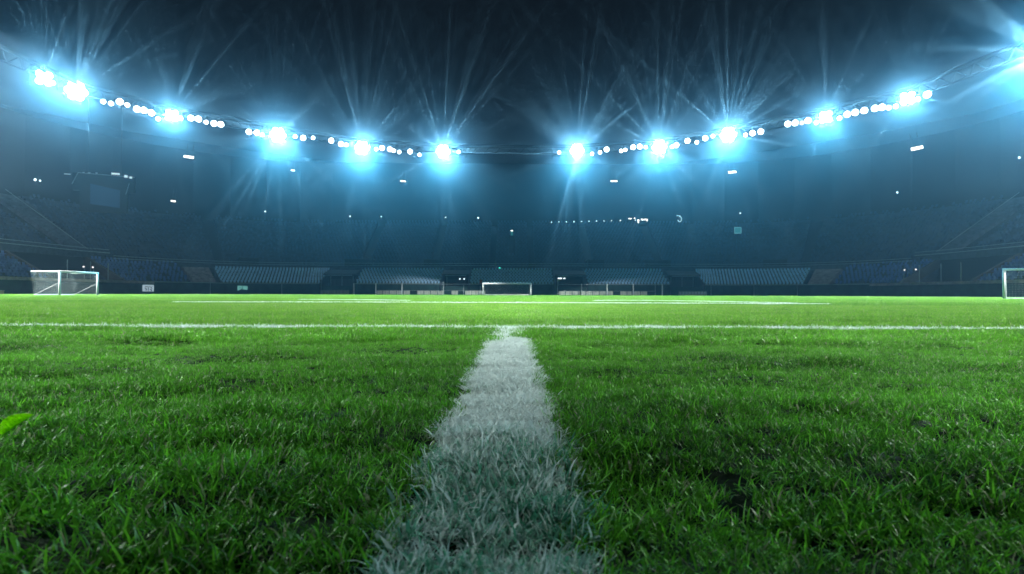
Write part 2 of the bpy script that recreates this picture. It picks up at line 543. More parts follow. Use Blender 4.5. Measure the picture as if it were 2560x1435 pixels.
# ------------------------------------------------------------------ lower seating blocks
G = 'lower seating blocks'
for (a, b), w in zip(XB, ('left of the far goal between two tunnels', 'straight behind the far goal', 'right of the far goal between two tunnels')):
    block('seating_block', f'lower block of pale blue seats {w}', G, x_to_s(a), x_to_s(b), 0.32, 2.3, 9, 0.85, 0.42, 'pale', 100, M_CONC)
block('seating_block', 'curved lower block of pale seats in the left corner', G, S1 + 22, x_to_s(-45.3), 0.32, 2.3, 9, 0.85, 0.42, 'pale', 100, M_CONC)
block('seating_block', 'curved lower block of pale seats in the right corner', G, x_to_s(45.3), S4 - 22, 0.32, 2.3, 9, 0.85, 0.42, 'pale', 100, M_CONC)
for sgn, w in ((0, 'left'), (1, 'right')):
    f = (lambda q: q) if sgn == 0 else (lambda q: S5 - q)
    def blk(lab, q0, q1, **k):
        a, b = sorted((f(q0), f(q1)))
        return block('seating_block', lab, G, a, b, 0.34, 2.35, 10, 0.85, 0.46, 'dark', 100, M_CONC, fill=0.8, pitch=0.8)
    blk(f'dark blue seating block along the {w} wall behind the near goal', 20, 90)
    blk(f'dark blue seating block curving between tunnel and pale steps on the {w}', 108, S1 + 16)
    # pale steps between the corner block and the side block
    a, b = sorted((f(S1 + 17), f(S1 + 21.2)))
    t = thing('staircase', f'pale pinkish staircase patch in the {w} corner of the lower stand', 'stairs', path((a + b) / 2, 0.4), 0, 'corner staircases')
    off = Vector(t.location); m = MB()
    for k in range(20):
        slab(m, a, b, 0.36 + k * 0.42, 0.36 + (k + 1) * 0.42, 0, 2.3 + k * 0.215)
    m.v = [tuple(Vector(v) - off) for v in m.v]; m.build('steps', M_STEPS, t)
    # dark tunnel in the side stand with sloping brown stair walls, posts and two lamps
    a, b = sorted((f(90.3), f(107.7)))
    t = thing('tunnel_entrance', f'wide dark tunnel opening in the {w} stand between brown sloping walls', 'tunnel', path((a + b) / 2, 0.4), 0, 'tunnel openings in the side stands')
    off = Vector(t.location)
    m = MB(); slab(m, a, b, 0.34, 9.0, 0.0, 0.06); slab(m, a, b, 8.6, 9.0, 0.06, 7.5)
    m.v = [tuple(Vector(v) - off) for v in m.v]; m.build('recess', M_DARK, t)
    for e0, e1 in ((a, a + 0.5), (b - 0.5, b)):
        m = MB(); slab(m, e0, e1, 0.36, 8.5, 1.0, 2.75, 2.0, 5.6, 7.4)
        m.v = [tuple(Vector(v) - off) for v in m.v]; m.build('stair_wall', M_RAMP, t)
    m = MB(); slab(m, a - 0.5, b + 0.5, 8.0, 8.58, 7.0, 7.9)
    m.v = [tuple(Vector(v) - off) for v in m.v]; m.build('lintel', M_CONC, t)
    for q in (0.25, 0.55, 0.8):
        m = MB(); p = path(a + (b - a) * q, 1.2) - off; m.tube(p, p + Vector((0, 0, 5.8)), 0.07)
        m.build('post', M_STEEL, t)
for k, (sx, sy, sz) in enumerate([(-79.6, 104.0, 5.05), (-77.9, 104.0, 4.95), (75.7, 108.0, 5.1), (77.9, 108.0, 5.2)]):
    t = thing('tunnel_lamp', f'{"left" if k % 2 == 0 else "right"} of two small pale lamps in the {"left" if k < 2 else "right"} tunnel opening', 'lamp', (sx, sy, sz), 0, 'small lamps in the side tunnels')
    m = MB(); m.lathe([(0.05, -0.25), (0.2, -0.2), (0.26, 0)], 12); o = m.build('housing', M_PLATE, t); o.rotation_euler[2] = math.pi
    m = MB(); m.lathe([(0.17, 0), (0.13, 0.08), (0.04, 0.12)], 12); o = m.build('bulb', E_PINK, t, True); o.rotation_euler[2] = math.pi
    m = MB(); m.tube((0, 0.2, -2.3), (0, 0.2, 0.1), 0.05); m.build('pole', M_STEEL, t)

# ------------------------------------------------------------------ tunnels between the lower blocks of the far end
def portal(x0, x1, label, wide):
    t = thing('tunnel_entrance', label, 'tunnel', ((x0 + x1) / 2, WY, 0), 0, 'dark tunnels between the far seating blocks')
    w = (x1 - x0)
    m = MB(); m.box((0, 6.6, 3.0), (w - 0.02, 0.4, 6.0)); m.box((0, 3.3, 0.03), (w - 0.02, 6.2, 0.06)); m.build('recess', M_DARK, t)
    m = MB(); m.hexa([(-w / 2 + 0.01, 2.2, 4.6), (w / 2 - 0.01, 2.2, 4.6), (w / 2 - 0.01, 6.38, 4.9), (-w / 2 + 0.01, 6.38, 4.9),
                      (-w / 2 + 0.01, 2.2, 4.9), (w / 2 - 0.01, 2.2, 4.9), (w / 2 - 0.01, 6.38, 6.0), (-w / 2 + 0.01, 6.38, 6.0)]); m.build('canopy', M_PLATE, t)
    m = MB(); m.box((0, 2.1, 4.55), (w * 0.78, 0.12, 0.10)); m.build('lintel', M_STEEL, t)
    n = 5 if wide else 2
    for i in range(n):
        x = -w * 0.35 + w * 0.7 * i / (n - 1)
        m = MB(); m.box((x, 4.2, 2.2), (0.09, 0.09, 4.3)); m.build('mullion', M_PLATE if i % 2 else M_STEEL, t)
    m = MB(); m.box((0, 4.6, 1.9), (w * 0.7, 0.08, 3.7)); m.build('door', M_PLATE, t)
    for sd in (-1, 1):
        m = MB(); m.hexa([(sd * w / 2 - 0.12, 0.3, 0), (sd * w / 2 + 0.12, 0.3, 0), (sd * w / 2 + 0.12, 6.3, 0), (sd * w / 2 - 0.12, 6.3, 0),
                          (sd * w / 2 - 0.12, 0.3, 2.9), (sd * w / 2 + 0.12, 0.3, 2.9), (sd * w / 2 + 0.12, 8.0, 6.6), (sd * w / 2 - 0.12, 8.0, 6.6)]); m.build('side_wall', M_CONC, t)
    m = MB(); m.box((0, 0.1, 1.0), (w - 0.3, 0.14, 2.0)); m.build('gate', M_WALL, t)
    return t
portal(-44.9, -37.2, 'dark tunnel with a framed door left of the left pale seats', True)
portal(-16.7, -10.2, 'dark tunnel just left of the middle seating block', False)
portal(10.1, 17.6, 'dark tunnel just right of the middle seating block', False)
portal(37.2, 44.9, 'dark tunnel with a framed door right of the right pale seats', True)

# ------------------------------------------------------------------ upper tier: front wall with rails, wedge blocks with dark aisles
UD0, UH0 = 9.6, 7.4
def ring(name, label, cat, s0, s1, d0, d1, h0, h1, mat, part, rails=()):
    t = thing(name, label, cat, path((s0 + s1) / 2, d0, h0))
    off = Vector(t.location)
    m = MB(); slab(m, s0, s1, d0, d1, h0, h1); m.v = [tuple(Vector(v) - off) for v in m.v]; m.build(part, mat, t)
    for dd, hh, r in rails:
        m = MB(); q = steps_of(s0, s1, 3.0)
        for a, b in zip(q[:-1], q[1:]): m.tube(path(a, dd, hh), path(b, dd, hh), r, 6)
        m.v = [tuple(Vector(v) - off) for v in m.v]; m.build('rail', M_STEEL, t)
    return t
ring('tier_front', 'dark concrete front of the upper tier with thin pale rails at the far end', 'balcony front', S1 + 6, S4 - 6, 8.2, 9.5, 6.05, 7.0, M_CONC, 'front_panel', ((8.15, 7.25, 0.05), (8.15, 7.75, 0.05), (8.3, 6.2, 0.06)))
ring('tier_front', 'dark concrete front of the upper tier along the left side', 'balcony front', 0, S1 + 5.9, 8.9, 9.5, 7.9, 8.7, M_CONC, 'front_panel', ((8.85, 8.3, 0.07), (9.0, 8.95, 0.05)))
ring('tier_front', 'dark concrete front of the upper tier along the right side', 'balcony front', S4 - 5.9, S5, 8.9, 9.5, 7.9, 8.7, M_CONC, 'front_panel', ((8.85, 8.3, 0.07), (9.0, 8.95, 0.05)))
UB = [(-61, -38.8, 'second', 'left'), (-36.2, -20.8, 'left middle', 'left'), (-18.6, -5.8, 'inner', 'left'), (-4.2, 4.2, 'central', 'mid'), (5.8, 18.6, 'inner', 'right'), (20.8, 36.2, 'right middle', 'right'), (38.8, 61, 'second', 'right')]
GU = 'upper tier seating blocks'
def ub(lab, s0, s1, rows=22, fill=1.0):
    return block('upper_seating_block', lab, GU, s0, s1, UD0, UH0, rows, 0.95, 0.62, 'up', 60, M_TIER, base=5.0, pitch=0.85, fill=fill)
ub('hazy upper seating block behind the far goal, narrow and central', x_to_s(-4.2), x_to_s(4.2))
for sg, w in ((-1, 'left'), (1, 'right')):
    for k, (a, b) in enumerate(((5.8, 18.6), (20.8, 36.2), (38.8, 49.0))):
        q = sorted((x_to_s(sg * a), x_to_s(sg * b)))
        ub(f'hazy upper seating block, {ORD[k]} to the {w} of the far central one', q[0], q[1])
    f = (lambda q: q) if sg < 0 else (lambda q: S5 - q)
    for k, (a, b) in enumerate(((S1 + 24, S2 + 0.0), (S1 + 5, S1 + 22.5), (86, 106), (60, 83), (20, 57))):
        q = sorted((f(a), f(b)))
        ub(f'dark upper tier block, {ORD[k]} from the far {w} corner towards the camera', q[0], q[1], fill=0.5)
# pale stairs in the aisles between the side blocks
M_AISLE = material('grey_aisle_steps', (0.11, 0.11, 0.14), 0.85, 0, 0.35, 1.0)
for sg, w in ((-1, 'left'), (1, 'right')):
    f = (lambda q: q) if sg < 0 else (lambda q: S5 - q)
    for k, (a, b) in enumerate(((S1 + 2.2, S1 + 4.8), (83.3, 85.7), (57.3, 59.7))):
        a, b = sorted((f(a), f(b)))
        t = thing('aisle_stairs', f'greyish aisle stairs in the upper tier, {ORD[k]} from the far {w} corner towards the camera', 'stairs', path((a + b) / 2, UD0, UH0), 0, 'aisle stairs of the upper tier')
        off = Vector(t.location); m = MB()
        for q in range(30): slab(m, a, b, UD0 + q * 0.68, UD0 + (q + 1) * 0.68, 5.0, UH0 + q * 0.44)
        m.v = [tuple(Vector(v) - off) for v in m.v]; m.build('steps', M_AISLE, t)
        m = MB(); m.tube(path((a + b) / 2, UD0 + 0.3, UH0 + 1.1) - off, path((a + b) / 2, UD0 + 20, UH0 + 13.8) - off, 0.05, 6); m.build('handrail', M_STEEL, t)
# concrete under the aisles
for nm, a, b in (('upper_aisles', 15, S5 - 15),):
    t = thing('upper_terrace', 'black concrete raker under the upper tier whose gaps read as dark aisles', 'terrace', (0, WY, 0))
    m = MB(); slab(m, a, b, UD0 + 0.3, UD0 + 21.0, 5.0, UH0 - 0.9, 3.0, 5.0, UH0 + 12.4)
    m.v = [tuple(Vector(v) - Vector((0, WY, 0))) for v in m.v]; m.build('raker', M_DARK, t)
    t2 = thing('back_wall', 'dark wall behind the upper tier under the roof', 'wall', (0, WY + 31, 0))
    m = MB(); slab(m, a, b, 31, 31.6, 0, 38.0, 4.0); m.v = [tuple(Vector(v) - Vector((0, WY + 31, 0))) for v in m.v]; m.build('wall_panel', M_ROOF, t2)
# hooded stair heads at the foot of the upper tier
for x, w, lab in ((-59.5, 4.2, 'left corner'), (-38.3, 7.0, 'left pale block'), (-20.0, 4.2, 'left end of the middle block'), (21.0, 4.0, 'right end of the middle block'), (36.5, 6.2, 'right pale block'), (59.5, 5.2, 'right corner')):
    s = x_to_s(x) if abs(x) < 49 else (S2 - 11.5 if x < 0 else S3 + 11.5)
    p = path(s, 8.6, 6.0)
    t = thing('stair_hood', f'black boxy stair hood above the {lab}', 'stair hood', p, yaw(s), 'stair hoods at the foot of the upper tier')
    m = MB(); m.box((0, 2.2, 1.35), (w, 4.2, 2.7)); m.build('hood', M_DARK, t)
    m = MB(); m.box((0, 2.2, 2.78), (w + 0.4, 4.6, 0.16)); m.build('roof', M_PLATE, t)
    m = MB(); m.box((0, 0.05, 1.0), (w * 0.5, 0.1, 2.0)); m.build('opening', M_DARK, t)

# ------------------------------------------------------------------ roof with its oval front edge
_e = [Vector((x, y, 0)) for x, y in ((-84.5, 15), (-85.5, 60), (-85.5, 90), (-85.2, 109.5), (-75.0, 124.2), (-57.6, 138.2), (-40.1, 149.9), (-19.1, 154.8), (0, 155.6), (17.8, 154.6), (39.0, 149.0), (53.2, 138.2), (68.9, 123.2), (78.6, 111.2), (83, 88), (84, 50), (83, 15))]
t = thing('stadium_roof', 'dark stadium roof above the stands carrying the rows of floodlights', 'roof', (0, WY, 41))
m = MB(); e = MB(); off = Vector((0, WY, 41))
for a, b in zip(_e[:-1], _e[1:]):
    oa, ob = [(p + (p - Vector((0, 60, 0))).normalized() * 34) for p in (a, b)]
    z = lambda p, h: Vector((p.x, p.y, h)) - off
    m.hexa([z(a, 41.3), z(b, 41.3), z(ob, 42.5), z(oa, 42.5), z(a, 41.7), z(b, 41.7), z(ob, 43.0), z(oa, 43.0)])
    n = (Vector((0, 60, 0)) - (a + b) / 2).normalized() * 0.5
    e.tube(z(a, 41.0) , z(b, 41.0), 0.22, 8)
    e.tube(z(a, 39.6) - n * 3, z(b, 39.6) - n * 3, 0.16, 8)
    k = max(2, int((b - a).length / 3))
    for i in range(k):
        p = a.lerp(b, i / k); q = a.lerp(b, (i + 0.5) / k)
        e.tube(z(p, 41.0), z(q, 39.6) - n * 3, 0.08, 5); e.tube(z(q, 39.6) - n * 3, z(a.lerp(b, (i + 1) / k), 41.0), 0.08, 5)
m.build('roof_deck', M_ROOF, t); e.build('edge_truss', M_DARK, t)

# ------------------------------------------------------------------ small lights and screens high in the stands
def strip_light(label, p, w, h, tilt=0.0, mat=E_WHITE, dep=0.25):
    t = thing('strip_light', label, 'light', p, 0, 'small lit strips under the roof')
    t.rotation_euler[1] = tilt
    m = MB(); m.box((0, 0.12, 0), (w + 0.3, 0.2, h + 0.25)); m.build('casing', M_PLATE, t)
    m = MB(); m.box((0, -0.02, 0), (w, 0.1, h)); m.build('tube', mat, t)
    m = MB(); m.tube((-w * 0.3, 0.12, h / 2), (-w * 0.3, 0.12, h / 2 + 3.0), 0.05, 6); m.tube((w * 0.3, 0.12, h / 2), (w * 0.3, 0.12, h / 2 + 3.0), 0.05, 6); m.build('hanger', M_PLATE, t)
for lab, p, w, h, ti in (('long white strip light tilted down rightwards below the left floodlights', (-80.9, 139.6, 34.2), 2.5, 0.55, 0.14),
                         ('tiny white strip light under the widest left burst', (-62.9, 160, 35.4), 1.0, 0.35, 0.1),
                         ('short cream strip light left of the dark gap between the lamp rows', (-31.5, 161, 32.6), 1.6, 0.32, 0.12),
                         ('short cream strip light right of the dark gap between the lamp rows', (29.3, 161, 32.8), 2.0, 0.35, 0.0),
                         ('cream strip light below the brightest right burst', (61.0, 155, 34.2), 2.2, 0.55, -0.08),
                         ('long white strip light tilted up rightwards in the dark right stand', (85.5, 118, 31.3), 2.5, 0.6, -0.22),
                         ('small white lamp right of the hanging screen', (-84.9, 140, 23.2), 1.15, 0.35, 0.12)):
    strip_light(lab, p, w, h, ti)
def dot_light(label, p, r, mat=E_DOT, grp='pinprick lights in the dark stands', stem_=0.9):
    t = thing('spot_lamp', label, 'lamp', p, 0, grp)
    m = MB(); m.lathe([(r, 0), (r * 0.8, 0.5 * r), (r * 0.2, 0.8 * r)], 10); o = m.build('bulb', mat, t, True); o.rotation_euler[2] = math.pi
    m = MB(); m.lathe([(r * 0.5, -r), (r * 1.1, -0.6 * r), (r * 1.15, 0)], 10); o = m.build('casing', M_PLATE, t); o.rotation_euler[2] = math.pi
    m = MB(); m.tube((0, r * 0.4, -stem_), (0, r * 0.4, 0), 0.04, 6); m.build('stem', M_PLATE, t)
for lab, p, r in (('larger of a pair of white lamps at the far left edge', (-85.4, 100, 20.4), 0.30), ('smaller of a pair of white lamps at the far left edge', (-84.5, 100, 20.25), 0.22),
                  ('white lamp alone at the right edge of the dark stand', (86.2, 95, 23.7), 0.26), ('tiny white lamp low in the dark right stand', (86.1, 125, 23.2), 0.26),
                  ('tiny lamp far left under the widest burst', (-66.5, 150.5, 22.2), 0.26), ('tiny lamp below the fifth burst, left of a pair', (-46.4, 160, 22.3), 0.26), ('tiny lamp below the fifth burst, right of a pair', (-37.5, 160, 22.2), 0.2),
                  ('tiny lamp below the sixth burst', (-19.2, 161, 22.2), 0.22), ('tiny lamp left of the central mast', (-9.8, 161, 22.1), 0.3), ('tiny lamp above the square teal screen', (62.4, 153, 22.5), 0.24)):
    dot_light(lab, p, r * 0.78)
for i in range(13):
    if i in (10,): continue
    dot_light(f'pinprick lamp, {ORD[i]} from the left in the row above the right far stand', (11.3 + i * 2.16 + (0.4 if i > 8 else 0), 161, 20.9 + 0.06 * i), 0.14 + 0.03 * (i % 3 == 0), grp='row of pinprick lamps above the right far stand')
# press box windows
t = thing('press_box', 'lit press box windows between the pinprick lamps of the right far stand', 'press box', (36.6, 161.2, 21.3), 0)
m = MB(); m.box((0, 1.0, 0.2), (7.0, 1.6, 2.2)); m.build('cabin', M_ROOF, t)
for x, z, w, h in ((-2.6, 0.75, 0.9, 0.22), (-1.3, 0.85, 0.3, 0.35), (-0.2, 0.3, 0.45, 0.4), (-0.2, -0.25, 0.3, 0.5), (0.8, 0.5, 0.45, 0.35), (1.9, 0.5, 1.1, 0.28), (2.4, 0.0, 0.3, 0.7)):
    m = MB(); m.box((x, 0.17, z), (w, 0.06, h)); m.build('window', E_WHITE, t)
t = thing('ring_lamp', 'curled pale ring lamp at the right end of the pinprick row', 'lamp', (48.2, 161, 21.9), 0)
m = MB()
for i in range(10):
    a0, a1 = math.pi * (-0.9 + 1.5 * i / 10), math.pi * (-0.9 + 1.5 * (i + 1) / 10)
    m.tube((0.55 * math.cos(a0), 0, 0.75 * math.sin(a0)), (0.55 * math.cos(a1), 0, 0.75 * math.sin(a1)), 0.12, 6)
m.tube((-0.9, 0, 1.0), (0.2, 0, 0.95), 0.11, 6); m.build('tube', emitter('pale_ring', (0.55, 0.85, 0.95), 0.9), t)
# teal screen
t = thing('stand_screen', 'small square teal screen in a pale frame high in the right stand', 'screen', (58.9, 146.0, 17.0), -0.2)
m = MB(); m.box((0, 0, 0), (1.45, 0.12, 1.3)); m.build('display', emitter('teal_screen', (0.02, 0.16, 0.18), 0.9), t)
m = MB()
for c, s_ in (((0, -0.05, 0.74), (1.75, 0.2, 0.18)), ((0, -0.05, -0.74), (1.75, 0.2, 0.18)), ((-0.8, -0.05, 0), (0.15, 0.2, 1.3)), ((0.8, -0.05, 0), (0.15, 0.2, 1.3))): m.box(c, s_)
m.build('frame', emitter('pale_frame', (0.20, 0.48, 0.58), 0.6), t)
m = MB(); m.tube((0, 0.2, -4.0), (0, 0.2, -0.6), 0.12); m.build('post', M_PLATE, t)
# central mast with a small light on top
t = thing('camera_mast', 'slim dark mast with a small teal lamp on top behind the far goal', 'mast', (-0.1, 146, 8), 0)
m = MB(); m.box((0, 0, 3.7), (1.5, 1.2, 7.4)); m.build('shaft', M_DARK, t)
m = MB(); m.box((0, -0.1, 8.0), (0.55, 0.4, 1.2)); m.build('lamp_box', emitter('dim_teal_box', (0.05, 0.30, 0.32), 0.5), t)
m = MB(); m.box((0, -0.15, 8.72), (0.6, 0.4, 0.16)); m.build('lamp', E_WHITE, t)
dot_light('glowing teal signal lamp over the middle seating block', (-3.1, 139, 6.6), 0.2, E_TEAL, None, 0.5)
for k, (x, lab) in enumerate(((-12.4, 'left one of a white lamp pair in the tunnel left of the far goal'), (-11.4, 'right one of a white lamp pair in the tunnel left of the far goal'))):
    dot_light(lab, (x, 133.2, 3.75), 0.15, E_DOT, 'white lamp pair in a tunnel', 3.6)
t = thing('tunnel_light', 'short white light bar on a post in the tunnel right of the far goal', 'light', (10.6, 131.0, 0), 0)
m = MB(); m.box((0.6, 0, 3.9), (0.9, 0.15, 0.22)); m.box((1.65, 0, 3.9), (0.45, 0.15, 0.18)); m.build('tube', E_DOT, t)
m = MB(); m.tube((0, 0.1, 0), (0, 0.1, 4.0), 0.06); m.tube((0, 0.1, 3.95), (2.0, 0.1, 3.95), 0.05); m.build('post', M_STEEL, t)
t = thing('waste_bin', 'small red box on the wall left of the far goal', 'box', (-7.3, 130.7, 2.58), 0)
m = MB(); m.box((0, 0.3, 0.42), (0.62, 0.45, 0.84)); m.build('body', material('faded_red', (0.55, 0.11, 0.09), 0.6), t)
m = MB(); m.box((0, 0.3, 0.88), (0.7, 0.5, 0.08)); m.build('lid', material('darker_red', (0.3, 0.06, 0.05), 0.6), t)

# ------------------------------------------------------------------ hanging scoreboard frame in the left stand
t = thing('scoreboard', 'dark hanging scoreboard with pale lamps along its top in the left stand', 'scoreboard', (-87.0, 119, 22.0), 0.35)
m = MB(); m.box((0, 0.6, 1.6), (11.2, 1.0, 3.6)); m.box((0, 0.6, -2.4), (8.6, 1.0, 4.4)); m.build('cabinet', material('scoreboard_cabinet', (0.03, 0.04, 0.05), 0.7), t)
m = MB(); m.hexa([(-2.4, 0.0, -3.0), (2.9, 0.0, -3.6), (2.9, 0.08, -3.6), (-2.4, 0.08, -3.0), (-2.4, 0.0, 1.3), (2.9, 0.0, 0.2), (2.9, 0.08, 0.2), (-2.4, 0.08, 1.3)]); m.build('display', emitter('dim_blue_screen', (0.04, 0.11, 0.21), 0.28), t)
m = MB(); m.tube((-4.6, 0.0, 3.4), (-5.6, 0.0, 1.0), 0.07, 6); m.tube((4.6, 0.0, 1.8), (4.0, 0.0, -0.6), 0.07, 6); m.tube((-4.6, 0, 3.45), (5.6, 0, 3.2), 0.06, 6); m.build('frame', M_STEEL, t)
m = MB(); m.tube((-3, 0.6, 3.4), (-3, 0.6, 19.0), 0.08, 6); m.tube((3, 0.6, 3.4), (3, 0.6, 19.0), 0.08, 6); m.build('hanger', M_PLATE, t)
for x, z, w, h in ((-3.6, 3.55, 0.3, 0.14), (-2.6, 3.55, 0.4, 0.12), (-1.3, 3.6, 0.3, 0.14), (2.1, 3.7, 1.5, 0.36), (4.0, 3.3, 0.6, 0.5), (4.9, 3.1, 0.45, 0.42), (-6.4, 3.0, 1.1, 0.2)):
    m = MB(); m.box((x, -0.05, z), (w, 0.15, h), 0); m.build('lamp', emitter('pale_lamp', (0.75, 0.92, 1.0), 0.9 if w > 0.42 and x > 0 else 0.35), t)

# ------------------------------------------------------------------ goals
def net_material():
    m = material('white_net', (0.45, 0.5, 0.5), 0.8)
    return m
M_NET = net_material()
def net(mb, p00, p10, p11, p01, nu, nv, r, sag=0.0):
    """a net of thin cords over the four-cornered patch"""
    P = lambda u, v: (p00 * (1 - u) + p10 * u) * (1 - v) + (p01 * (1 - u) + p11 * u) * v
    for i in range(nu + 1):
        for k in range(3): mb.tube(P(i / nu, k / 3), P(i / nu, (k + 1) / 3), r, 3, cap=False)
    for j in range(nv + 1): mb.tube(P(0, j / nv), P(1, j / nv), r, 3, cap=False)
def goal(label, loc, rz, w, h, top, bot, r, cells, nr, belly=0.0, hung=False):
    t = thing('football_goal', label, 'goal', loc, rz, 'football goals')
    for sx in (-1, 1):
        m = MB(); m.tube((sx * w / 2, 0, 0), (sx * w / 2, 0, h), r, 12); m.build('goal_post', M_WHITE, t, True)
    m = MB(); m.tube((-w / 2 - r, 0, h), (w / 2 + r, 0, h), r, 12); m.build('crossbar', M_WHITE, t, True)
    V = Vector
    A, B = V((-w / 2, 0, h)), V((w / 2, 0, h))
    At, Bt = V((-w / 2, top, h)), V((w / 2, top, h))
    Ag, Bg = V((-w / 2, bot, 0.03)), V((w / 2, bot, 0.03))
    A0, B0 = V((-w / 2, 0, 0.03)), V((w / 2, 0, 0.03))
    m = MB()
    net(m, A, B, Bt, At, cells, max(2, int(cells * top / w)), nr)
    mid = V((0, bot - (top - bot) * 0.15 - belly, 0))
    Am, Bm = V((-w / 2, mid.y, h * 0.5)), V((w / 2, mid.y, h * 0.5))
    rows = max(2, int(cells * h / w / 2) + 1)
    net(m, At, Bt, Bm, Am, cells, rows, nr)
    net(m, Am, Bm, Bg, Ag, cells, rows, nr)
    net(m, A, At, Ag, A0, max(2, int(cells * top / w)), int(cells * h / w) + 1, nr)
    net(m, B, Bt, Bg, B0, max(2, int(cells * top / w)), int(cells * h / w) + 1, nr)
    m.build('net', M_NET, t)
    m = MB()
    for sx in (-1, 1):
        m.tube((sx * w / 2, 0, h), (sx * w / 2, top, h), r * 0.55, 8)
        if not hung: m.tube((sx * w / 2, top, h), (sx * w / 2, bot, 0), r * 0.5, 8)
        else: m.tube((sx * w / 2, 0.2, h * 0.5), (sx * w / 2, bot, 0.02), r * 0.12, 6)
    m.tube((-w / 2, bot, 0.03), (w / 2, bot, 0.03), r * 0.5, 8)
    m.build('net_frame', M_WHITE, t)
    return t
goal('white goal with its net stretched back on the left of the pitch', (-46.05, 59.6, 0), math.pi / 2, 5.2, 2.42, 2.9, 2.6, 0.10, 30, 0.003, 0.25, True)
goal('small white goal in the middle of the far end', (-1.05, 118.0, 0), 0, 10.0, 2.42, 1.2, 2.4, 0.17, 36, 0.009)
goal('white goal cut off by the right edge of the picture', (42.35, 43.0, 0), -0.78, 6.9, 2.36, 1.6, 2.2, 0.085, 34, 0.0035)

# ------------------------------------------------------------------ low fence with posts in front of the far wall
def low_fence(label, xs, y, x_board):
    t = thing('post_fence', label, 'fence', ((xs[0][0] + xs[-1][0]) / 2, y, 0), 0, 'fences before the far stand')
    x_c = t.location.x
    for x, h, r in xs:
        m = MB(); m.tube((x - x_c, 0, 0), (x - x_c, 0, h), r, 8); m.build('post', M_WHITE if r > 0.1 else M_STEEL, t)
    m = MB(); m.tube((xs[0][0] - x_c, 0, 2.42), (xs[-1][0] - x_c, 0, 2.42), 0.05, 6); m.build('rail', M_STEEL, t)
    n = int((x_board[1] - x_board[0]) / 1.5)
    for i in range(n):
        if RNG.random() < 0.12: continue
        a = x_board[0] + (x_board[1] - x_board[0]) * i / n
        m = MB(); m.box((a + 0.75 - x_c, 0.2, 0.45), (1.42, 0.06, 0.86)); m.build('board', M_BOARD, t)
    m = MB(); m.tube((x_board[0] - x_c, 0.2, 0.95), (x_board[1] - x_c, 0.2, 0.95), 0.035, 6); m.build('low_rail', M_STEEL, t)
low_fence('long post fence with low pale boards left of the far goal', [(-36.0, 2.6, 0.15), (-31.0, 2.6, 0.13), (-25.0, 2.6, 0.13), (-15.6, 3.0, 0.07), (-11.0, 2.2, 0.06), (-7.2, 2.0, 0.06)], 127.5, (-31, -6.0))
low_fence('long post fence with low pale boards right of the far goal', [(10.4, 2.6, 0.07), (15.8, 2.6, 0.08), (21.6, 2.6, 0.14), (27.6, 2.6, 0.13), (32.6, 2.3, 0.06), (34.2, 2.6, 0.15)], 127.5, (10.6, 32.5))
for lab, xs in (('thin fence posts standing before the left corner wall', [-63.5, -52.0, -43.6]), ('thin fence posts standing before the right corner wall', [45.5, 54.0, 61.0])):
    for k, x in enumerate(xs):
        y = 128.0 if abs(x) < 50 else 128.0 - (abs(x) - 50) * 0.75
        t = thing('fence_post', f'thin grey post, {ORD[k]} from the left before the {"left" if x < 0 else "right"} corner wall', 'post', (x, y, 0), 0, 'thin posts before the corner walls')
        m = MB(); m.tube((0, 0, 0), (0, 0, 2.9), 0.055, 8); m.build('shaft', M_STEEL, t)
        m = MB(); m.tube((0, 0, 0), (0, 0, 0.08), 0.16, 8); m.build('foot', M_STEEL, t)
for lab, x, w in (('row of white low panels before the left tunnel door', -40.2, 6.6), ('row of white low panels before the right tunnel door', 41.0, 6.4)):
    t = thing('panel_barrier', lab, 'barrier', (x, 127.0, 0), 0, 'white panel barriers before the tunnels')
    n = 9
    for i in range(n):
        m = MB(); m.box((-w / 2 + w * (i + 0.5) / n, 0, 0.48), (w / n - 0.1, 0.08, 0.8)); m.build('panel', M_WHITE if lab.endswith('right tunnel door') else M_BOARD, t)
    m = MB(); m.tube((-w / 2, 0.1, 0.95), (w / 2, 0.1, 0.95), 0.04, 6)
    for q in (-0.48, 0, 0.48): m.tube((q * w, 0.1, 0), (q * w, 0.1, 0.95), 0.04, 6)
    m.build('frame', M_STEEL, t)

# ------------------------------------------------------------------ signs on the wall
M_SIGN = emitter('glow_added_panel', (0.62, 0.80, 0.90), 0.55)  # glow put into the sign panel to make it brighter
t = thing('wall_sign', 'square white sign with mirrored dark characters on the left wall', 'sign', (-72.95, 112.3, 1.17), yaw(S1 + 6.5))
m = MB(); m.box((0, 0, 0), (2.5, 0.08, 1.32)); m.build('panel', M_SIGN, t)
M_INK = material('dark_ink', (0.02, 0.05, 0.08), 0.8)
m = MB()
def bar(x0, z0, x1, z1, w=0.13):
    d = Vector((x1 - x0, 0, z1 - z0)); L_ = d.length; ang = math.atan2(d.z, d.x)
    M = Matrix.Rotation(-ang, 3, 'Y'); c = Vector(((x0 + x1) / 2, -0.06, (z0 + z1) / 2))
    m.hexa([c + M @ Vector(q) for q in ((-L_ / 2, -0.02, -w / 2), (L_ / 2, -0.02, -w / 2), (L_ / 2, 0.015, -w / 2), (-L_ / 2, 0.015, -w / 2), (-L_ / 2, -0.02, w / 2), (L_ / 2, -0.02, w / 2), (L_ / 2, 0.015, w / 2), (-L_ / 2, 0.015, w / 2))])
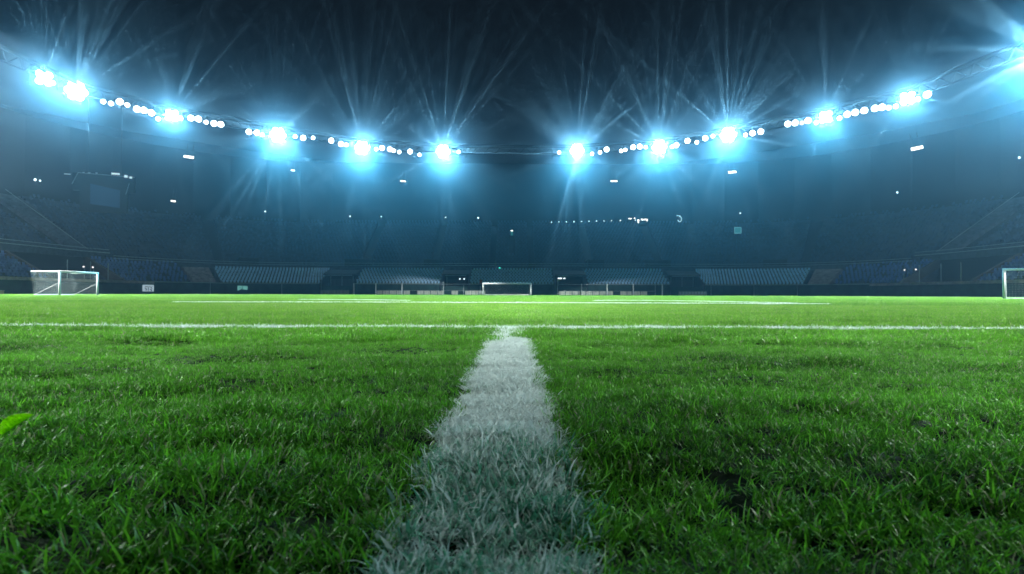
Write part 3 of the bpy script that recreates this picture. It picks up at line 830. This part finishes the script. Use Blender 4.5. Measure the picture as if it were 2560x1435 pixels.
for q in ((-0.8, 0.30, -0.1, 0.24), (-0.05, 0.32, -0.02, -0.62), (-0.86, 0.02, -0.42, -0.12), (-0.42, -0.12, -0.38, -0.42), (-0.75, -0.36, -0.42, -0.42), (0.12, 0.30, 0.55, 0.24), (0.55, 0.24, 0.78, 0.02), (0.78, 0.02, 0.72, -0.58), (0.32, -0.14, 0.72, -0.55), (0.86, 0.40, 0.9, 0.3)):
    bar(*q)
m.build('lettering', M_INK, t)
t = thing('wall_banner', 'small pale teal banner with dark marks on the wall before the left corner', 'sign', (-58.2, 121.2, 1.32), 0.62)
m = MB(); m.hexa([(-1.1, 0, -0.55), (-0.85, 0, -0.5), (-0.85, 0.06, -0.5), (-1.1, 0.06, -0.55), (-1.1, 0, 0.5), (1.0, 0, 0.42), (1.0, 0.06, 0.42), (-1.1, 0.06, 0.5)])
m.hexa([(-0.85, 0, -0.15), (0.82, 0, -0.42), (0.82, 0.06, -0.42), (-0.85, 0.06, -0.15), (-0.85, 0, 0.3), (0.95, 0, 0.3), (0.95, 0.06, 0.3), (-0.85, 0.06, 0.3)]); m.build('cloth', emitter('glow_added_banner', (0.22, 0.62, 0.55), 0.5), t)  # emission added to the cloth to brighten it
m = MB()
for q in ((-0.6, 0.25, -0.62, -0.05), (-0.3, -0.1, -0.1, -0.32), (-0.15, 0.4, -0.12, -0.3)): bar(*q, 0.12)
m.build('marks', material('teal_ink', (0.02, 0.25, 0.22), 0.7), t)
t = thing('storage_crate', 'low brown crate at the left edge of the pitch', 'crate', (-65.6, 70.5, 0), 0.1)
m = MB(); m.box((0, 0, 0.22), (2.4, 0.9, 0.44)); m.build('body', material('brown_wood', (0.30, 0.16, 0.10), 0.8, 0, 0.3, 3.0), t)
m = MB(); m.box((0, 0, 0.475), (2.5, 1.0, 0.06)); m.build('lid', M_BROWN, t)
# ------------------------------------------------------------------ pitch: ground sheet, turf, painted lines
def hills(x, y):
    """gentle unevenness of the turf, in metres"""
    fade = np.clip(1.6 - y / 9.0, 0.15, 1)
    h = (0.014 * np.sin(x * 2.3 + 1.1 * np.sin(y * 1.7)) * np.sin(y * 5.1 + 0.8 * np.sin(x * 1.9) + 0.7)
         + 0.010 * np.sin(x * 4.7 + y * 2.0 + 2.1) * np.sin(y * 9.3 - x * 1.4)
         + 0.006 * np.sin(x * 11.0 - y * 7.0) * np.sin(y * 17.0 + x * 5.0)) * fade
    h = h * (1 - 0.85 * np.exp(-((y - 4.8) / 0.45) ** 2))
    rut = np.exp(-((y - 1.10 - 0.03 * np.sin(x * 3.1)) / 0.045) ** 2) * (0.55 + 0.45 * np.sin(x * 4.0 + 0.6))
    rut2 = np.exp(-((y - 1.62 - 0.05 * np.sin(x * 2.0 + 1)) / 0.06) ** 2) * (0.5 + 0.5 * np.sin(x * 2.6 + 2.2))
    rut3 = np.exp(-((y - 0.80 - 0.03 * np.sin(x * 5.0 + 2)) / 0.035) ** 2) * (0.5 + 0.5 * np.sin(x * 5.0 + 4.2))
    h = h * (1 - 0.7 * np.exp(-((x + 0.035) / 0.26) ** 4) * (y > 1.2))
    return h - 0.011 * rut - 0.006 * rut2 - 0.007 * rut3

def blade_clump(name, n, radius, length, width, seg, lean, square=False, broad=0.0, thatch=0.0):
    """a tuft of n curved blades as one mesh with a per-blade tint"""
    if square:
        bx_ = RNG.uniform(-radius, radius, (n, 2))
    else:
        r = radius * np.sqrt(RNG.random(n)); a = RNG.uniform(0, 2 * np.pi, n)
        bx_ = np.stack([r * np.cos(a), r * np.sin(a)], 1)
    L = length * RNG.uniform(0.55, 1.25, n)
    Wd = width * RNG.uniform(0.6, 1.3, n)
    L *= np.where(RNG.random(n) < 0.10, 1.35, 1.0)
    stray = RNG.random(n) < 0.025 * (seg > 3)              # a few long thin stems
    L = np.where(stray, L * 1.9, L); Wd = np.where(stray, Wd * 0.5, Wd)
    br = RNG.random(n) < broad
    Wd = np.where(br, Wd * 2.1, Wd); L = np.where(br, L * 0.8, L)
    hd = RNG.uniform(0, 2 * np.pi, n)                     # lean heading
    ln = np.abs(RNG.normal(lean, lean * 0.5, n))          # lean at the root
    bend = RNG.uniform(0.3, 1.5, n)                       # further bend to the tip
    fc = hd + RNG.normal(0, 0.7, n)                       # blade facing
    T = np.linspace(0, 1, seg + 1)
    pos = np.zeros((n, seg + 1, 3)); pos[:, 0, :2] = bx_; pos[:, 0, 2] = -0.004
    for k in range(1, seg + 1):
        th = ln + bend * (T[k] - 0.5 / seg) ** 1.3
        d = np.stack([np.sin(th) * np.cos(hd), np.sin(th) * np.sin(hd), np.cos(th)], 1)
        pos[:, k] = pos[:, k - 1] + d * (L / seg)[:, None]
    wv = np.stack([-np.sin(fc), np.cos(fc), np.zeros(n)], 1)
    prof = np.where(br[:, None], np.sin(np.pi * np.clip(T * 0.94 + 0.05, 0, 1))[None, :] ** 0.8, (0.75 + 0.45 * T - 1.1 * T ** 3)[None, :])
    V = np.zeros((n, 2 * seg + 1, 3))
    for k in range(seg):
        V[:, 2 * k] = pos[:, k] - wv * (Wd * prof[:, k] / 2)[:, None]
        V[:, 2 * k + 1] = pos[:, k] + wv * (Wd * prof[:, k] / 2)[:, None]
    V[:, 2 * seg] = pos[:, seg]
    nv = 2 * seg + 1
    F = []
    off = np.arange(n) * nv
    quads = []
    for k in range(seg - 1):
        quads.append(np.stack([off + 2 * k, off + 2 * k + 1, off + 2 * k + 3, off + 2 * k + 2], 1))
    tri = np.stack([off + 2 * seg - 2, off + 2 * seg - 1, off + 2 * seg], 1)
    me = bpy.data.meshes.new(name)
    q = np.concatenate(quads, 0)
    nq, ntri = len(q), len(tri)
    me.vertices.add(n * nv); me.vertices.foreach_set('co', V.reshape(-1).astype(np.float32))
    me.loops.add(nq * 4 + ntri * 3)
    me.loops.foreach_set('vertex_index', np.concatenate([q.reshape(-1), tri.reshape(-1)]).astype(np.int32))
    me.polygons.add(nq + ntri)
    me.polygons.foreach_set('loop_start', np.concatenate([np.arange(nq) * 4, nq * 4 + np.arange(ntri) * 3]).astype(np.int32))
    me.update(calc_edges=True)
    me.polygons.foreach_set('use_smooth', np.ones(nq + ntri, dtype=bool))
    tint = np.repeat(RNG.random(n), nv).astype(np.float32)
    dry = np.repeat((RNG.random(n) < thatch), nv)
    a = me.attributes.new('tint', 'FLOAT', 'POINT'); a.data.foreach_set('value', np.where(dry, -1.0, tint).astype(np.float32))
    return me

def turf_material(name, dark, light, white=None, far_lit=None):
    m = bpy.data.materials.new(name)
    m.use_nodes = True
    N, L = nt(m)
    N.remove(N['Principled BSDF'])
    out = N['Material Output']
    ti = N.new('ShaderNodeAttribute'); ti.attribute_name = 'tint'
    to = N.new('ShaderNodeAttribute'); to.attribute_name = 'tone'; to.attribute_type = 'INSTANCER'
    f = N.new('ShaderNodeMath'); f.operation = 'MULTIPLY_ADD'
    f.inputs[1].default_value = 0.75
    # few blades are pale, most are deep green
    tp_ = N.new('ShaderNodeMath'); tp_.operation = 'POWER'; tp_.inputs[1].default_value = 2.8
    L.new(ti.outputs['Fac'], tp_.inputs[0]); L.new(tp_.outputs[0], f.inputs[0])
    tm = N.new('ShaderNodeMath'); tm.operation = 'MULTIPLY'; tm.inputs[1].default_value = 0.42
    L.new(to.outputs['Fac'], tm.inputs[0])
    L.new(tm.outputs[0], f.inputs[2])
    mx = N.new('ShaderNodeMix'); mx.data_type = 'RGBA'
    mx.inputs[6].default_value = (*dark, 1); mx.inputs[7].default_value = (*light, 1)
    L.new(f.outputs[0], mx.inputs[0])
    if far_lit:
        # stronger light beyond the touchline is mixed into the blade colour, paler and yellower
        lu = N.new('ShaderNodeAttribute'); lu.attribute_name = 'far_lit'; lu.attribute_type = 'INSTANCER'
        mb = N.new('ShaderNodeMix'); mb.data_type = 'RGBA'
        mb.inputs[6].default_value = (*far_lit[0], 1); mb.inputs[7].default_value = (*far_lit[1], 1)
        L.new(f.outputs[0], mb.inputs[0])
        ma = N.new('ShaderNodeMix'); ma.data_type = 'RGBA'
        L.new(lu.outputs['Fac'], ma.inputs[0]); L.new(mx.outputs[2], ma.inputs[6]); L.new(mb.outputs[2], ma.inputs[7])
        mx = ma
    dr = N.new('ShaderNodeMath'); dr.operation = 'LESS_THAN'; dr.inputs[1].default_value = -0.5
    L.new(ti.outputs['Fac'], dr.inputs[0])
    m2 = N.new('ShaderNodeMix'); m2.data_type = 'RGBA'
    m2.inputs[7].default_value = (0.30, 0.33, 0.19, 1)
    L.new(dr.outputs[0], m2.inputs[0]); L.new(mx.outputs[2], m2.inputs[6])
    col = m2.outputs[2]
    if white:
        pa = N.new('ShaderNodeAttribute'); pa.attribute_name = 'paint'; pa.attribute_type = 'INSTANCER'
        # paint covers most blades on the fresh stretch, few on the worn one
        th = N.new('ShaderNodeMath'); th.operation = 'SUBTRACT'
        L.new(pa.outputs['Fac'], th.inputs[0]); L.new(ti.outputs['Fac'], th.inputs[1])
        mr = N.new('ShaderNodeMapRange'); mr.inputs[1].default_value = -0.35; mr.inputs[2].default_value = 0.25
        L.new(th.outputs[0], mr.inputs[0])
        m3 = N.new('ShaderNodeMix'); m3.data_type = 'RGBA'
        m3.inputs[7].default_value = (*white, 1)
        L.new(mr.outputs[0], m3.inputs[0]); L.new(col, m3.inputs[6])
        col = m3.outputs[2]
    df = N.new('ShaderNodeBsdfDiffuse'); tr = N.new('ShaderNodeBsdfTranslucent'); gl = N.new('ShaderNodeBsdfGlossy')
    gl.inputs['Roughness'].default_value = 0.38
    L.new(col, df.inputs[0]); L.new(col, tr.inputs[0])
    gl.inputs[0].default_value = (0.8, 0.9, 0.8, 1)
    s1 = N.new('ShaderNodeMixShader'); s1.inputs[0].default_value = 0.30
    L.new(df.outputs[0], s1.inputs[1]); L.new(tr.outputs[0], s1.inputs[2])
    s2 = N.new('ShaderNodeMixShader'); s2.inputs[0].default_value = 0.028
    L.new(s1.outputs[0], s2.inputs[1]); L.new(gl.outputs[0], s2.inputs[2])
    L.new(s2.outputs[0], out.inputs['Surface'])
    return m

def scatter(name, clumps, pts, scl, tone, mat, paint=None, tilt=0.12):
    """one object that sets the tufts out over the given points (geometry nodes, for uncountable turf)"""
    n = len(pts)
    me = bpy.data.meshes.new(name)
    me.vertices.add(n); me.vertices.foreach_set('co', np.asarray(pts, np.float32).reshape(-1))
    def attr(nm, typ, arr, key='value'):
        a = me.attributes.new(nm, typ, 'POINT'); a.data.foreach_set(key, np.ascontiguousarray(arr).reshape(-1))
    attr('scl', 'FLOAT_VECTOR', np.asarray(scl, np.float32), 'vector')
    attr('tone', 'FLOAT', np.asarray(tone, np.float32))
    py = np.asarray(pts)[:, 1]
    attr('far_lit', 'FLOAT', np.clip(0.12 * (py - 1.2), 0, 0.42) * (py < 4.8) + (py >= 4.8) * np.clip(0.62 + 0.05 * (py - 4.8), 0, 1))
    if paint is not None: attr('paint', 'FLOAT', np.asarray(paint, np.float32))
    attr('kind_no', 'INT', RNG.integers(0, len(clumps), n).astype(np.int32))
    rot = np.stack([RNG.normal(0, tilt, n), RNG.normal(0, tilt, n), RNG.uniform(0, 2 * np.pi, n)], 1)
    attr('rot', 'FLOAT_VECTOR', rot.astype(np.float32), 'vector')
    me.materials.append(mat)
    o = link(name, me)
    g = bpy.data.node_groups.new(name, 'GeometryNodeTree')
    g.interface.new_socket('Geometry', in_out='INPUT', socket_type='NodeSocketGeometry')
    g.interface.new_socket('Geometry', in_out='OUTPUT', socket_type='NodeSocketGeometry')
    N, L = g.nodes, g.links
    gi = N.new('NodeGroupInput'); go = N.new('NodeGroupOutput')
    g2i = N.new('GeometryNodeGeometryToInstance')
    for cm in reversed(clumps):
        src = bpy.data.objects.new('tuft', cm)            # shape source only, never linked into the scene
        oi = N.new('GeometryNodeObjectInfo'); oi.inputs['Object'].default_value = src
        oi.inputs['As Instance'].default_value = False
        L.new(oi.outputs['Geometry'], g2i.inputs[0])
    ip = N.new('GeometryNodeInstanceOnPoints')
    ip.inputs['Pick Instance'].default_value = True
    L.new(gi.outputs[0], ip.inputs['Points']); L.new(g2i.outputs[0], ip.inputs['Instance'])
    def named(nm, typ):
        a = N.new('GeometryNodeInputNamedAttribute'); a.data_type = typ; a.inputs['Name'].default_value = nm
        return a.outputs['Attribute']
    L.new(named('kind_no', 'INT'), ip.inputs['Instance Index'])
    er = N.new('FunctionNodeEulerToRotation')
    L.new(named('rot', 'FLOAT_VECTOR'), er.inputs[0]); L.new(er.outputs[0], ip.inputs['Rotation'])
    L.new(named('scl', 'FLOAT_VECTOR'), ip.inputs['Scale'])
    L.new(ip.outputs[0], go.inputs[0])
    md = o.modifiers.new('turf', 'NODES'); md.node_group = g
    for cm in clumps:
        if not cm.materials: cm.materials.append(mat)
    return o

def wedge(y0, y1, step, margin):
    """jittered grid of points over the part of the pitch the picture can see, with a margin"""
    ys = np.arange(y0, y1, step)
    P = []
    for y in ys:
        w = 0.95 * max(y, 0) + margin
        xs = np.arange(-w, w, step)
        P.append(np.stack([xs, np.full(len(xs), y)], 1))
    P = np.concatenate(P, 0)
    return P + RNG.uniform(-0.5, 0.5, P.shape) * step

def smooth_noise(x, y, s, seed=0):
    """value noise, 0..1"""
    rg = np.random.default_rng(seed)
    tab = rg.random((256, 256))
    u = x / s + 100; v = y / s + 100
    i = np.floor(u).astype(int); j = np.floor(v).astype(int)
    fu = u - i; fv = v - j
    fu = fu * fu * (3 - 2 * fu); fv = fv * fv * (3 - 2 * fv)
    t = lambda a, b: tab[a % 256, b % 256]
    return (t(i, j) * (1 - fu) + t(i + 1, j) * fu) * (1 - fv) + (t(i, j + 1) * (1 - fu) + t(i + 1, j + 1) * fu) * fv

LINE_X0, LINE_X1 = -0.146, 0.092         # the painted line that runs to the camera
LINE_END = 4.86
def line_y(x):                           # the touchline across the picture
    return 4.74 + 0.006 * x + 0.02 * np.sin(x * 0.9)
TOUCH_HALF = 0.09

def on_centre(x, y):
    wob = 0.004 * np.sin(y * 9) + 0.004 * np.sin(y * 23 + 1)
    return (x > LINE_X0 + wob) & (x < LINE_X1 + wob) & (y < LINE_END)
def on_touch(x, y):
    return np.abs(y - line_y(x)) < TOUCH_HALF

DARKG, LIGHTG = (0.005, 0.045, 0.008), (0.21, 0.70, 0.045)
FAR_LIT = ((0.05, 0.20, 0.02), (0.26, 0.48, 0.045))  # far palette, lightened in place of stronger light
M_TURF = turf_material('turf_blades', DARKG, LIGHTG, far_lit=FAR_LIT)
M_TURF_FAR = M_TURF
M_PAINTED = turf_material('painted_blades', (0.02, 0.15, 0.085), (0.18, 0.56, 0.36), white=(0.84, 0.93, 0.89))
M_PITCH = material('pitch_soil', (0.008, 0.026, 0.009), 0.95, 0, 0.35, 3.0, 0.6, 0.1)

xs_ = np.concatenate([np.linspace(-200, -6, 30), np.linspace(-5.8, 5.8, 160), np.linspace(6, 200, 30)])
ys_ = np.concatenate([np.linspace(-60, -1.0, 12), np.linspace(-0.9, 7, 220), np.linspace(7.5, 260, 60)])
XX, YY = np.meshgrid(xs_, ys_)
ZZ = np.where((np.abs(XX) < 6) & (YY > -0.95) & (YY < 7.2), hills(XX, YY) - 0.010, -0.012)
pm = bpy.data.meshes.new('pitch')
nx_, ny_ = len(xs_), len(ys_)
idx = np.arange(nx_ * ny_).reshape(ny_, nx_)
pm.from_pydata(np.stack([XX, YY, ZZ], 2).reshape(-1, 3).tolist(), [],
               np.stack([idx[:-1, :-1], idx[:-1, 1:], idx[1:, 1:], idx[1:, :-1]], 2).reshape(-1, 4).tolist())
pm.materials.append(M_PITCH)
tag(link('pitch', pm), 'flat green football pitch reaching to the stands', None, None, 'structure')

near_c = [blade_clump('tuft', 44, 0.034, 0.028, 0.0025, 4, 0.5, broad=0.14, thatch=0.07) for _ in range(8)]
mid_c = [blade_clump('tuft', 420, 0.14, 0.036, 0.0040, 3, 0.40, thatch=0.05) for _ in range(6)]
far_c = [blade_clump('tuft', 1500, 0.55, 0.034, 0.010, 2, 0.35, square=True, thatch=0.03) for _ in range(5)]
vfar_c = [blade_clump('tuft', 1700, 1.1, 0.036, 0.020, 2, 0.35, square=True) for _ in range(5)]

def tone_at(x, y):
    return np.clip(0.15 + 0.55 * smooth_noise(x, y * 1.6, 0.33, 3) + 0.4 * smooth_noise(x, y * 2.2, 1.3, 4), 0, 1.1)

def scale_at(x, y):
    s = 0.68 + 0.62 * smooth_noise(x * 0.7, y * 1.5, 0.16, 5) * (0.5 + 0.9 * smooth_noise(x * 0.6, y * 1.4, 0.55, 6))
    return np.clip(s, 0.4, 1.5)

# near turf
P = wedge(-0.7, 3.6, 0.027, 2.2)
x, y = P[:, 0], P[:, 1]
thin = smooth_noise(x * 0.8, y * 1.6, 0.12, 9)
keep = ~on_centre(x, y) & (RNG.random(len(x)) < np.clip((0.58 + 1.0 * thin) * np.clip(0.30 + 0.32 * y, 0.3, 1), 0, 1))
x, y = x[keep], y[keep]
s = scale_at(x, y) * np.clip(1.25 - 0.26 * y, 0.66, 1.15)
scatter('grass', near_c, np.stack([x, y, hills(x, y)], 1), np.stack([s, s, s * RNG.uniform(0.8, 1.15, len(s))], 1), tone_at(x, y), M_TURF)
# mid turf
P = wedge(3.5, 15, 0.13, 3.2)
x, y = P[:, 0], P[:, 1]
keep = ~on_centre(x, y) & ~on_touch(x, y)
x, y = x[keep], y[keep]
s = np.clip(scale_at(x, y), 0.6, 1.2)
scatter('grass_mid', mid_c, np.stack([x, y, np.where((y < 7) & (np.abs(x) < 6), hills(x, y), -0.006)], 1), np.stack([np.ones_like(s), np.ones_like(s), s], 1), tone_at(x, y), M_TURF, tilt=0.03)
# far turf
P = wedge(14.6, 48, 0.8, 6)
x, y = P[:, 0], P[:, 1]
scatter('grass_far', far_c, np.stack([x, y, np.full(len(x), -0.01)], 1), np.stack([np.ones_like(x)] * 2 + [RNG.uniform(0.85, 1.1, len(x))], 1), tone_at(x * 0.3, y * 0.12) * 0.7 + 0.30 * (np.floor((y - 4.8) / 5.5) % 2), M_TURF_FAR, tilt=0.0)
P = wedge(47, 131, 1.7, 8)
P = P[np.abs(P[:, 0]) < 74.5]
x, y = P[:, 0], P[:, 1]
scatter('grass_beyond', vfar_c, np.stack([x, y, np.full(len(x), -0.01)], 1), np.stack([np.ones_like(x)] * 2 + [RNG.uniform(0.85, 1.1, len(x))], 1), tone_at(x * 0.2, y * 0.08) * 0.7 + 0.30 * (np.floor((y - 4.8) / 5.5) % 2), M_TURF_FAR, tilt=0.0)
# painted line to the camera
near_p = [blade_clump('tuft', 44, 0.030, 0.030, 0.0032, 4, 0.75, broad=0.22) for _ in range(8)]
P = np.stack(np.meshgrid(np.arange(-0.2, 0.14, 0.022), np.arange(-0.7, 4.9, 0.022)), 2).reshape(-1, 2)
P = P + RNG.uniform(-0.5, 0.5, P.shape) * 0.022
P = P[on_centre(P[:, 0] + 0.03 * (smooth_noise(P[:, 0], P[:, 1], 0.035, 71) - 0.5), P[:, 1])]
P = P[(RNG.random(len(P)) < np.clip(0.35 + 0.65 * P[:, 1], 0.35, 1))]
x, y = P[:, 0], P[:, 1]
s = np.clip(scale_at(x, y), 0.55, 1.3)
fresh = np.clip((y - 0.90 - 0.15 * smooth_noise(x, y, 0.08, 44)) / 0.35, 0, 1)
pt = 0.10 + 0.55 * smooth_noise(x, y, 0.05, 21) + fresh * (0.80 + 0.4 * smooth_noise(x, y, 0.06, 12))
edge = np.minimum(x - LINE_X0, LINE_X1 - x) / 0.03
pt = pt - 0.35 * np.clip(1 - edge, 0, 1) * RNG.random(len(x))
scatter('centre_line', near_p, np.stack([x, y, hills(x, y)], 1), np.stack([s, s, s * np.where(y > 1.15, 0.62, 1.0)], 1), tone_at(x, y), M_PAINTED, paint=pt)
# touchline across
tp = [blade_clump('tuft', 60, 0.06, 0.036, 0.0045, 3, 0.5) for _ in range(5)]
xs = np.arange(-9, 9, 0.035)
X2 = np.repeat(xs, 5); Y2 = np.tile(np.linspace(-0.075, 0.075, 5), len(xs))
X2 = X2 + RNG.uniform(-0.02, 0.02, len(X2)); Y2 = line_y(X2) + Y2 + RNG.uniform(-0.015, 0.015, len(X2))
pt = 0.75 + 0.5 * smooth_noise(X2, Y2, 0.2, 33)
s = RNG.uniform(0.7, 1.1, len(X2))
scatter('touch_line', tp, np.stack([X2, Y2, hills(X2, Y2)], 1), np.stack([np.ones_like(s), np.ones_like(s), s], 1), tone_at(X2, Y2), M_PAINTED, paint=pt, tilt=0.05)
# far markings
def marking(name, label, poly, half, step=0.12):
    P = []
    for (xa, ya), (xb, yb) in zip(poly[:-1], poly[1:]):
        n = max(2, int(math.hypot(xb - xa, yb - ya) / step))
        for i in range(n):
            for q in (-0.8, -0.27, 0.27, 0.8):
                P.append((xa + (xb - xa) * i / n, ya + (yb - ya) * i / n + q * half))
    P = np.array(P) + RNG.uniform(-0.04, 0.04, (len(P), 2))
    n = len(P)
    o = scatter(name, tp_far, np.stack([P[:, 0], P[:, 1], np.full(n, -0.004)], 1), np.ones((n, 3)), np.ones(n), M_PAINTED, paint=np.full(n, 1.3), tilt=0.05)
    tag(o, label, None, None, 'structure')
tp_far = [blade_clump('tuft', 50, 0.11, 0.038, 0.010, 2, 0.5) for _ in range(4)]
marking('box_line', 'thin white line across the bright far turf', [(q, 18.3 - 0.0062 * q * q) for q in np.linspace(-10.5, 10, 30)], 0.30)
marking('box_line', 'short pale marking on the far turf left of the middle', [(-9.5, 25.2), (-6.2, 24.4), (-4.1, 22.6)], 0.35)
marking('box_line', 'bent pale marking on the far turf right of the middle', [(3.6, 24.2), (4.8, 25.4), (6.0, 25.6), (7.2, 24.2), (8.3, 22.4), (9.4, 18.6)], 0.35)
for nm, lab in (('grass', 'short green blades of grass in front of the camera'), ('grass_mid', 'mown green grass around the crossing white line'), ('grass_far', 'bright mown grass beyond the crossing white line'), ('grass_beyond', 'bright mown grass reaching the far goal')):
    tag(bpy.data.objects[nm], lab, 'grass', None, 'stuff')
tag(bpy.data.objects['centre_line'], 'wide white painted line running from the camera to the crossing line', None, None, 'structure')
tag(bpy.data.objects['touch_line'], 'thin white painted line crossing the whole pitch', None, None, 'structure')

# a single broad bright leaf lying on the turf at the left
t = thing('fallen_leaf', 'single broad bright green leaf lying on the grass at the left edge', 'leaf', (-0.988, 1.12, 0.034), 0)
t.rotation_euler = (R(62), R(-36), R(8)); t.scale = (0.8, 0.8, 0.8)
m = MB()
N_ = 9
for i in range(N_):
    u0, u1 = i / N_, (i + 1) / N_
    w0, w1 = [0.019 * math.sin(math.pi * min(1, 0.06 + 0.94 * q)) ** 0.7 for q in (u0, u1)]
    z0, z1 = [0.016 * q - 0.020 * q * q for q in (u0, u1)]
    for sd in (-1, 1):
        m.poly([(u0 * 0.085 - 0.04, 0, z0), (u1 * 0.085 - 0.04, 0, z1), (u1 * 0.085 - 0.04, sd * w1, z1 + 0.9 * w1 + 0.002), (u0 * 0.085 - 0.04, sd * w0, z0 + 0.9 * w0 + 0.002)][::sd])
lm = bpy.data.materials.new('bright_leaf'); lm.use_nodes = True
N_, L_ = nt(lm)
_t = N_.new('ShaderNodeBsdfTranslucent'); _t.inputs[0].default_value = (0.50, 0.90, 0.06, 1)
_m = N_.new('ShaderNodeMixShader'); _m.inputs[0].default_value = 0.6
N_['Principled BSDF'].inputs['Base Color'].default_value = (0.36, 0.75, 0.05, 1)
L_.new(N_['Principled BSDF'].outputs[0], _m.inputs[1]); L_.new(_t.outputs[0], _m.inputs[2])
L_.new(_m.outputs[0], N_['Material Output'].inputs['Surface'])
lb = m.build('leaf_blade', lm, t, True)
sol = lb.modifiers.new('thickness', 'SOLIDIFY'); sol.thickness = 0.0008
m = MB(); m.tube((-0.038, 0, 0.001), (-0.062, 0.004, -0.012), 0.0012, 6); m.build('stalk', lm, t)
# ------------------------------------------------------------------ night haze
hb = MB(); hb.box((0, 90, 31.5), (420, 300, 65.0))
hm = bpy.data.materials.new('haze')
hm.use_nodes = True
hm.cycles.volume_sampling = 'MULTIPLE_IMPORTANCE'
HN, HL = nt(hm)
HN.remove(HN['Principled BSDF'])
pv = HN.new('ShaderNodeVolumePrincipled')
pv.inputs['Color'].default_value = (*(0.37, 0.70, 1.0), 1)
pv.inputs['Density'].default_value = 0.00095
pv.inputs['Anisotropy'].default_value = 0.955
HL.new(pv.outputs[0], HN['Material Output'].inputs['Volume'])
tag(hb.build('haze', hm), 'thin blue night haze glowing around the floodlights', 'haze', None, 'stuff')
